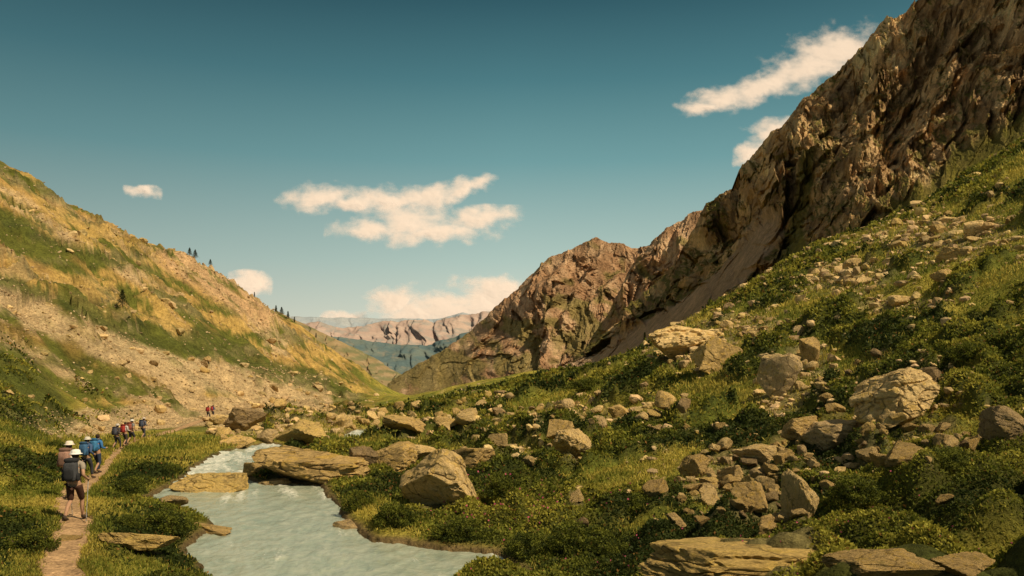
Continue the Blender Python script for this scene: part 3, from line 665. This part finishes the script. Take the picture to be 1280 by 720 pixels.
L=np.maximum(.045,c[:,1]*.0032)*r.uniform(.6,1.6,N_); c[:,2]+=r.rand(N_)*L*.9-.3*L
V,Fc=leafgeo(c,L,L*.62,.9,8)
tone=fbm(c[:,0]/2.4,c[:,1]/2.4,0,3,150)+1.0*fbm(c[:,0]/11,c[:,1]/11,0,2,155)+.6*(bil+bil2*.4)[i,j]-.30
cl=lerp(np.array((.038,.052,.011))+np.zeros((N_,3)),np.array((.17,.18,.025)),sstep(-.25,.2,tone+.08*r.randn(N_)))
cl=lerp(cl,np.array((.38,.33,.05)),sstep(.15,.5,tone+.12*r.randn(N_))*.75)
cl=lerp(cl,np.array((.3,.14,.04)),(r.rand(N_)<.03)*.8); cl*=r.uniform(.65,1.35,(N_,1))
me=npmesh('heath',V,Fc,False); setcol(me,np.repeat(cl,4,axis=0))
tag(link('heath',me,M_leaf),'low dark green mountain heath covering the slopes and banks','heath',kind='stuff')
N_=170000
w=(1-shrub)*vis*(1-pathmask)*(SD>.2)*(Yg<130)*(1-scrm)*(1-.7*rockz)*(1-CLR)*np.where(PXg<330,1-sstep(50,75,Yg),1)*(1+2*(PD<.9))
c,i,j=sample(w,N_,15); L=np.maximum(.09,c[:,1]*.0055)*r.uniform(.5,1.4,N_)
V,Fc=leafgeo(c,L,c[:,1]*.0013,2.2,18)
tone=fbm(c[:,0]/4,c[:,1]/4,0,3,160)
cl=lerp(np.array((.16,.18,.026))+np.zeros((N_,3)),np.array((.48,.38,.075)),sstep(-.3,.3,tone+.15*r.randn(N_)))*r.uniform(.7,1.3,(N_,1))
me=npmesh('grass',V,Fc,False); setcol(me,np.repeat(cl,4,axis=0))
tag(link('grass',me,M_leaf),'short yellow green alpine grass between the heath','grass',kind='stuff')
w=shrub*ell(PXg,PYg,620,640,60,40)*vis+.12*shrub*vis*(Yg<40)*(PXg>560)*(PYg>600)
N_=420; c,i,j=sample(w,N_,25); L=c[:,1]*.003*np.ones(N_); c[:,2]+=L*1.5
V,Fc=leafgeo(c,L,L*.9,1,28); me=npmesh('blossom',V,Fc,False); setcol(me,np.tile(np.array([[.6,.12,.2]]),(len(V),1)))
tag(link('blossom',me,M_leaf),'tiny pink alpine rose blossoms dotted through the heath','blossom',kind='stuff')
def tube(pts,rad,k=6):
    pts=np.array(pts,float); V=[];Fs=[]
    for a,(p,rr) in enumerate(zip(pts,rad)):
        t=pts[min(a+1,len(pts)-1)]-pts[max(a-1,0)]; t/=np.linalg.norm(t)+1e-9
        u=np.cross(t,(0.3,1,.1)); u/=np.linalg.norm(u); v=np.cross(t,u)
        for q in range(k): th=6.2832*q/k; V.append(p+rr*(u*math.cos(th)+v*math.sin(th)))
    for a in range(len(pts)-1):
        for q in range(k): Fs.append((a*k+q,a*k+(q+1)%k,(a+1)*k+(q+1)%k,(a+1)*k+q))
    return V,Fs
def merge(parts):
    V=[];Fs=[];o=0
    for v,f in parts: V+=list(v); Fs+=[tuple(x+o for x in q) for q in f]; o+=len(v)
    return V,Fs
M_bark=plain('bark',(.09,.06,.04)); 
def shrubmeshes(seed):
    r=np.random.RandomState(seed); N_=6500; d=r.normal(size=(N_,3)); d[:,2]=np.abs(d[:,2]); d/=np.linalg.norm(d,axis=1)[:,None]
    rr=(.78+.6*fbm(d[:,0]*2.2+seed,d[:,1]*2.2,d[:,2]*2.2,3,seed))*(1-.35*r.rand(N_)**2.5)
    c=d*rr[:,None]; c[:,2]*=.9
    L=r.uniform(.04,.09,N_); V,Fc=leafgeo(c,L,L*.6,.8,seed+3)
    t=fbm(c[:,0]*3,c[:,1]*3,c[:,2]*3,2,seed+9)
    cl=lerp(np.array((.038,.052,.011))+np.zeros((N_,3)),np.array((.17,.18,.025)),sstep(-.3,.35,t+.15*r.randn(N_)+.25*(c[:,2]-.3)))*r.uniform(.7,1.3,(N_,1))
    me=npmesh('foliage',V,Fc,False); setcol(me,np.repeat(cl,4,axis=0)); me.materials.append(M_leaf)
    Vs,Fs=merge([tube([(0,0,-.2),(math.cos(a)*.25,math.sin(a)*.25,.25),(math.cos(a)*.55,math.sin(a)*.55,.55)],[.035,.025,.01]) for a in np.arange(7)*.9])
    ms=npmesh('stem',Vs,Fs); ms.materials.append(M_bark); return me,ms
SM=[shrubmeshes(k) for k in (41,42,43)]
for q,(px,py,w_,h_,lab) in enumerate([(196,668,84,36,'broad dark shrub on the left bank between the trail and the pool'),
 (150,660,50,24,'small shrub beside the nearest hiker on the left bank'),
 (150,618,60,28,'green shrub right of the trail behind the nearest hiker'),
 (446,640,50,30,'rounded shrub at the right edge of the pool head'),
 (490,662,74,38,'bushy shrub over the water left of the big peaked boulder'),
 (575,680,80,34,'shrub overhanging the pool in front of the big peaked boulder'),
 (660,698,80,38,'shrub at the bottom of the pool right bank near the pink blossoms'),
 (725,690,96,44,'wide shrub in the bottom middle of the view'),
 (628,630,60,36,'shrub right of the big peaked boulder'),
 (1225,440,70,30,'dark shrub high on the slope right of the largest chunky boulder'),
 (735,492,60,18,'dark low shrub on the far brow of the heath'),
 (205,590,40,15,'low shrub on the left bank by the upstream channel'),
 (800,640,70,34,'shrub left of the stone pile'),
 (1080,640,90,40,'wide shrub right of the upright pale slab'),
 (775,696,70,34,'shrub left of the huge foreground slab'),
 (1190,600,80,34,'dark shrub below the cube like boulder at far right'),
 (20,690,90,36,'dark shrub in the near left corner of the view'),
 (60,560,40,14,'small shrub at the foot of the left hillside left of the hikers')]):
    P=hit(px,py); s=P.y/F; root=bpy.data.objects.new('shrub',None); COL.objects.link(root)
    fm_,sm_=SM[q%3]
    for nm,mm in (('foliage',fm_),('stem',sm_)):
        o=bpy.data.objects.new(nm,mm); COL.objects.link(o); o.parent=root
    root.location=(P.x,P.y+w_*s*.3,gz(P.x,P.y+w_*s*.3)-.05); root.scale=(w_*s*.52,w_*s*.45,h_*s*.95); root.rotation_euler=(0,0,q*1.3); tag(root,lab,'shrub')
def conifer(seed,slim=.26):
    r=np.random.RandomState(seed); N_=1500; h=r.rand(N_)**.8*.9+.08; lay=np.round(h*12)/12+r.normal(size=N_)*.012
    R_=slim*(1-lay)**.8*(1+.35*r.randn(N_)*.6); a=r.rand(N_)*6.283; R_=np.abs(R_)*r.rand(N_)**.4
    c=np.stack([np.cos(a)*R_,np.sin(a)*R_,lay-R_*.35],1); L=r.uniform(.04,.09,N_)
    V,Fc=leafgeo(c,L,L*.5,.4,seed); me=npmesh('crown',V,Fc,False)
    cl=lerp(np.array((.02,.03,.01))+np.zeros((N_,3)),np.array((.06,.07,.018)),r.rand(N_)); setcol(me,np.repeat(cl,4,axis=0)); me.materials.append(M_leaf)
    Vs,Fs=tube([(0,0,-.08),(0,0,.5),(0,0,.97)],[.03,.018,.004]); ms=npmesh('trunk',Vs,Fs); ms.materials.append(M_bark); return me,ms
CM=[conifer(61),conifer(62,.2),conifer(63,.42)]
def tree(P,h,k,lab):
    root=bpy.data.objects.new('pine_tree',None); COL.objects.link(root)
    for nm,mm in zip(('crown','trunk'),CM[k]):
        o=bpy.data.objects.new(nm,mm); COL.objects.link(o); o.parent=root
    root.location=P; s=h*P.y/F; root.scale=(s,s,s); root.rotation_euler=(0,0,random.random()*6); tag(root,lab,'tree')
tree(hit(153,383,60),20,2,'lone bushy dark pine halfway up the left hillside')
for px,h,k,lab in [(237,9,2,'leftmost small pine on the crest of the left hillside'),(244,10,2,'second small pine from the left on the left crest'),(263,7,2,'small pine just right of the first two crest pines'),
  (318,6,1,'tiny pine alone on the mid crest of the left hillside'),(345,8,0,'first pine of the lower clump on the left crest'),(352,9,2,'bushiest pine of the lower clump on the left crest'),(360,9,0,'third pine of the lower clump on the left crest'),(368,7,1,'last pine of the lower clump on the left crest'),
  (395,6,1,'tiny pine far down the left crest')]:
    P=skyl(px); tree(P,h,k,lab)
for px,h,k,lab in [(806,13,1,'slim dark pine on the brow left of the great pale boulder'),(985,16,1,'slim pine on the brow at the foot of the crag'),(1062,13,0,'small pine under the crag on the right brow')]:
    P=skyl(px); tree(P,h,k,lab)
print('veg',time.time()-T0)
# ---------------- people ----------------
M_skin=plain('skin',(.42,.24,.15),.6); M_hair=plain('hair',(.05,.03,.02)); M_boot=plain('boot_leather',(.07,.05,.035)); M_metal=plain('pole_metal',(.3,.3,.3),.35)
def skin(name,verts,edges,mat,parent,sub=1):
    me=bpy.data.meshes.new(name); me.from_pydata([v[:3] for v in verts],edges,[]); o=link(name,me,mat,parent)
    sk=o.modifiers.new('skin','SKIN'); sk.use_smooth_shade=True
    for a,v in enumerate(verts):
        r_=v[3]; r_=(r_,r_) if not isinstance(r_,tuple) else r_
        me.skin_vertices[0].data[a].radius=r_; me.skin_vertices[0].data[a].use_root=(a==0)
    ss=o.modifiers.new('smooth','SUBSURF'); ss.levels=sub; ss.render_levels=sub
    return o
def superbox(c,s,p=4,sub=3,wr=.0):
    d,f=ICO[sub]; q=d/((np.abs(d)**p).sum(1)**(1/p))[:,None]
    q=q*(1+wr*fbm(q[:,0]*3,q[:,1]*3,q[:,2]*3,3,5))[:,None]
    return q*np.array(s)+np.array(c),f
def lathe(prof,c=(0,0,0),k=20,sx=1,sy=1):
    V=[];Fs=[]
    for r_,z in prof:
        for q in range(k): th=6.2832*q/k; V.append((c[0]+r_*sx*math.cos(th),c[1]+r_*sy*math.sin(th),c[2]+z))
    for a in range(len(prof)-1):
        for q in range(k): Fs.append((a*k+q,a*k+(q+1)%k,(a+1)*k+(q+1)%k,(a+1)*k+q))
    return V,Fs
mats={}
def cm(c):
    k=tuple(c)
    if k not in mats: mats[k]=plain('cloth',c,.9,25,.2)
    return mats[k]
def person(px,Y,ht,label,shirt,short,pack,hat,ph=1,yaw=0,poles=True,long_=False,hair=None,polelab=None):
    x=(px-640)/F*Y; z=gz(x,Y)+.04
    root=bpy.data.objects.new('person',None); COL.objects.link(root); root.location=(x,Y,z); root.rotation_euler=(0,0,yaw); k=ht/1.75; root.scale=(k,k,k); tag(root,label,'person')
    J=[(0,0,.97,(.15,.11)),(0,.015,1.14,(.14,.105)),(0,.04,1.33,(.165,.115)),(0,.05,1.45,(.1,.075)),(0,.06,1.51,.052),(0,.075,1.575,.078),(0,.08,1.64,.09),(0,.07,1.70,.07)]
    E=[(0,1),(1,2),(2,3),(3,4),(4,5),(5,6),(6,7)]
    def add(v,par): J.append(v); E.append((par,len(J)-1)); return len(J)-1
    add((0,.175,1.635,.014),6)
    legs={}
    for s in (-1,1):
        f=(s==ph)
        knee=(s*.1,.20,.53) if f else (s*.105,.04,.51); ank=(s*.1,.24,.09) if f else (s*.11,-.26,.14)
        hp=add((s*.095,0,.88,.092),0); tm=add((s*.1,knee[1]*.5,.70,.082),hp); kn=add(knee+(.058,),tm)
        cf=add(((knee[0]+ank[0])/2,(knee[1]+ank[1])/2-.02,(knee[2]+ank[2])/2+.05,.055),kn); an=add(ank+(.036,),cf)
        toe=(ank[0]+s*.02,ank[1]+.17,.035 if f else .05); add(toe+(.032,),an); legs[s]=(knee,ank,toe)
        sh=add((s*.175,.04,1.41,.058),3); fw=(not f)
        el=(s*.25,.02 if fw else -.1,1.15); wr=(s*.26,.26 if fw else .13,1.12 if fw else 1.02)
        e_=add(el+(.042,),sh); w_=add(wr+(.027,),e_); pl=add((wr[0],wr[1]+.055,wr[2]+.005,(.036,.022)),w_)
        for q in range(4):
            zz=wr[2]+.025-q*.02; a=add((wr[0]-s*.008,wr[1]+.095,zz,.0095),pl); b_=add((wr[0]-s*.032,wr[1]+.105-.004*q,zz-.004,.009),a); add((wr[0]-s*.045,wr[1]+.078,zz-.006,.008),b_)
        a=add((wr[0]-s*.03,wr[1]+.045,wr[2]+.03,.011),pl); add((wr[0]-s*.042,wr[1]+.075,wr[2]+.042,.009),a)
        legs['h%d'%s]=(wr[0]-s*.02,wr[1]+.085,wr[2]); legs['a%d'%s]=(el,wr)
    skin('body',J,E,M_skin,root)
    Vs=[(0,.0,.99,(.165,.125)),(0,.015,1.14,(.158,.122)),(0,.04,1.33,(.182,.132)),(0,.05,1.435,(.12,.09))];Es=[(0,1),(1,2),(2,3)]
    for s in (-1,1):
        Vs.append((s*.18,.04,1.41,.076)); Es.append((3,len(Vs)-1)); el=legs['a%d'%s][0]; wr=legs['a%d'%s][1]
        Vs.append((s*.18*.4+el[0]*.6,.04*.4+el[1]*.6,1.41*.4+el[2]*.6,.062)); Es.append((len(Vs)-2,len(Vs)-1))
        if long_:
            Vs.append(el+(.054,)); Es.append((len(Vs)-2,len(Vs)-1)); Vs.append(tuple(np.array(el)*.15+np.array(wr)*.85)+(.04,)); Es.append((len(Vs)-2,len(Vs)-1))
    skin('shirt',Vs,Es,cm(shirt),root)
    Vs=[(0,0,.985,(.165,.128))];Es=[]
    for s in (-1,1):
        kn=np.array(legs[s][0]); an=np.array(legs[s][1]); hp=np.array((s*.1,0,.86))
        Vs.append(tuple(hp)+(.108,)); Es.append((0,len(Vs)-1)); Vs.append(tuple(hp*.3+kn*.7)+(.09,)); Es.append((len(Vs)-2,len(Vs)-1))
        Vs.append(tuple(kn+np.array((0,0,-.03)))+(.078,)); Es.append((len(Vs)-2,len(Vs)-1))
        if long_:
            Vs.append(tuple(kn*.15+an*.85)+(.056,)); Es.append((len(Vs)-2,len(Vs)-1))
    skin('trousers' if long_ else 'shorts',Vs,Es,cm(short),root)
    for s in (-1,1):
        an=np.array(legs[s][1]); to=np.array(legs[s][2])
        skin('boot',[tuple(an+np.array((0,-.005,.07)))+(.052,),tuple(an+np.array((0,-.01,-.02)))+(.05,),tuple(an*.45+to*.55+np.array((0,0,.0)))+(.046,),tuple(to+np.array((0,.03,0)))+(.04,)],[(0,1),(1,2),(2,3)],M_boot,root)
    if hat is not None:
        Vh,Fh=lathe([(.15,.0),(.155,.006),(.115,.018),(.108,.05),(.1,.085),(.07,.11),(.0,.118)],(0,.075,1.655),24,1,1.1); link('hat',npmesh('hat',Vh,Fh),cm(hat),root)
    Vh,Fh=superbox((0,.05,1.645),(.088,.085,.1),2.2,3,.06); link('hair',npmesh('hair',Vh,Fh),M_hair if hair is None else cm(hair),root)
    if pack is not None:
        Vh,Fh=superbox((0,-.2,1.26),(.155,.12,.25),4,4,.05); bp=link('backpack',npmesh('backpack',Vh,Fh),cm(pack),root)
        dk=tuple(np.array(pack)*.5)
        Vh,Fh=superbox((0,-.19,1.53),(.15,.125,.06),3,3,.05); link('lid',npmesh('lid',Vh,Fh),cm(dk),bp)
        Vh,Fh=superbox((0,-.33,1.2),(.11,.035,.14),4,3,.04); link('pocket',npmesh('pocket',Vh,Fh),cm(dk),bp)
        for s in (-1,1):
            Vh,Fh=superbox((s*.17,-.2,1.12),(.035,.07,.1),3,3); link('side_pocket',npmesh('side_pocket',Vh,Fh),cm(dk),bp)
            Vh,Fh=tube([(s*.1,-.12,1.46),(s*.11,.0,1.545),(s*.115,.12,1.5),(s*.12,.185,1.36),(s*.15,.12,1.2),(s*.15,-.06,1.1)],[.02]*6); link('shoulder_strap',npmesh('shoulder_strap',Vh,Fh),cm(dk),bp)
    if poles:
        for s in (-1,1):
            h=legs['h%d'%s]; h=Vector(h); foot=Vector((h.x+s*.05,h.y+(-.25 if s==ph else .22),.0))
            rt=bpy.data.objects.new('trekking_pole',None); COL.objects.link(rt)
            rt.location=(x,Y,z); rt.rotation_euler=(0,0,yaw); rt.scale=(k,k,k)
            Vh,Fh=tube([foot,h],[.007,.01],8); link('shaft',npmesh('shaft',Vh,Fh),M_metal,rt)
            dv=(h-foot).normalized(); Vh,Fh=tube([h-dv*.07,h,h+dv*.06,h+dv*.075],[.015,.018,.02,.008],8); link('grip',npmesh('grip',Vh,Fh),M_boot,rt)
            Vh,Fh=lathe([(.0,.0),(.035,.005),(.0,.012)],tuple(foot+dv*.07),10); link('basket',npmesh('basket',Vh,Fh),M_boot,rt)
            tag(rt,'trekking pole in the %s hand of %s'%('left' if s<0 else 'right',polelab),'trekking pole')
person(93,20.3,1.80,'nearest hiker on the trail, seen from behind in white cap with dark backpack',(.30,.25,.2),(.07,.035,.025),(.06,.06,.065),(.75,.72,.68),1,.1,True,False,None,'the nearest hiker')
person(85,24.0,1.74,'hiker in a white shirt and sun hat just ahead of the nearest hiker',(.65,.6,.52),(.12,.1,.09),(.35,.2,.15),(.7,.6,.5),-1,0,False)
person(108,33,1.74,'hiker with pale hat and dark blue shirt left of the blue jacketed hiker',(.06,.1,.2),(.05,.05,.06),(.06,.14,.26),(.55,.5,.42),1,-.1,False,True)
person(121,36,1.80,'bare headed hiker in blue jacket, right one of the front group',(.05,.16,.36),(.04,.05,.08),(.06,.2,.38),None,-1,-.2,False,True,(.04,.025,.02))
person(146,54,1.75,'dark dressed hiker, leftmost of the middle trio on the trail',(.07,.06,.06),(.05,.05,.05),(.08,.08,.1),(.5,.45,.4),1,-.3,False,True)
person(156,57,1.76,'hiker with a red backpack in the centre of the middle trio',(.5,.45,.42),(.06,.05,.05),(.38,.05,.04),None,-1,-.3,False,True)
person(164,58.5,1.85,'tall hiker in grey, rightmost of the middle trio',(.2,.2,.2),(.05,.05,.06),(.3,.09,.06),(.6,.55,.5),1,-.3,False,False)
person(179,65,1.78,'single hiker walking ahead of the middle trio',(.1,.1,.13),(.06,.06,.07),(.07,.08,.12),(.5,.42,.36),-1,-.4,False,True)
person(260,107,1.75,'far hiker in a red jacket beside the valley floor boulders',(.42,.05,.04),(.05,.05,.06),(.3,.04,.04),None,1,-.4,False,True)
person(266,109,1.78,'far hiker in dark blue jacket walking ahead of the far red hiker',(.07,.08,.18),(.05,.05,.06),(.36,.05,.05),None,-1,-.4,False,True)
# ---------------- light, world, camera ----------------
sd=Vector((.54,-.36,.76)).normalized()
L_=bpy.data.lights.new('sun','SUN'); L_.energy=5.0; L_.angle=math.radians(.5); L_.color=(1,.84,.57)
lo=bpy.data.objects.new('sun',L_); COL.objects.link(lo); lo.rotation_euler=sd.to_track_quat('Z','Y').to_euler()
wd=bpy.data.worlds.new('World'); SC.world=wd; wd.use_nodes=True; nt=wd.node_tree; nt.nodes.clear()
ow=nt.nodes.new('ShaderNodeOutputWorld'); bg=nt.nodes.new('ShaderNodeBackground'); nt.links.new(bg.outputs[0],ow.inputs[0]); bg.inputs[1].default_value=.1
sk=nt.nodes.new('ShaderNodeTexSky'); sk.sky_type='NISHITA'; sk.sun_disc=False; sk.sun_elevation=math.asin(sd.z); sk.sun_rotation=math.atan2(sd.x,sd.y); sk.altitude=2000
tc=nt.nodes.new('ShaderNodeTexCoord'); sx=nt.nodes.new('ShaderNodeSeparateXYZ'); nt.links.new(tc.outputs['Generated'],sx.inputs[0])
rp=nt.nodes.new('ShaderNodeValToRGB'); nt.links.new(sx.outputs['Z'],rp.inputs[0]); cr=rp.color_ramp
stops=[(0,(.82,.75,.58)),(.05,(.68,.70,.56)),(.12,(.45,.58,.50)),(.24,(.165,.345,.345)),(.33,(.07,.20,.22)),(.41,(.028,.10,.12)),(.6,(.14,.14,.125)),(1,(.32,.30,.25))]  # last two stops, above the frame, brightened and warmed as added fill light
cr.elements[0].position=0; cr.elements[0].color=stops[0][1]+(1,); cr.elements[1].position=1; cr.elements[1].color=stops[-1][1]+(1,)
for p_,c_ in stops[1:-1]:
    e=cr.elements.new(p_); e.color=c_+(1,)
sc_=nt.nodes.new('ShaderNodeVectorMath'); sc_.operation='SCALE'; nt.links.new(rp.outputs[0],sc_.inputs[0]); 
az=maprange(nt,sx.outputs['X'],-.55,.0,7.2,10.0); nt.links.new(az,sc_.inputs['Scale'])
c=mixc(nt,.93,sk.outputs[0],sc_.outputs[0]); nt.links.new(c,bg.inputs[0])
cam=bpy.data.cameras.new('camera'); co=bpy.data.objects.new('camera',cam); COL.objects.link(co)
co.location=(0,0,0); co.rotation_euler=(math.radians(90),0,0); cam.sensor_width=36; cam.lens=36*F/1280; cam.shift_y=(HY-360)/1280; cam.clip_start=.1; cam.clip_end=60000
SC.camera=co
SC.view_settings.view_transform='Standard'; SC.view_settings.look='None'; SC.view_settings.exposure=0
print('done',time.time()-T0)
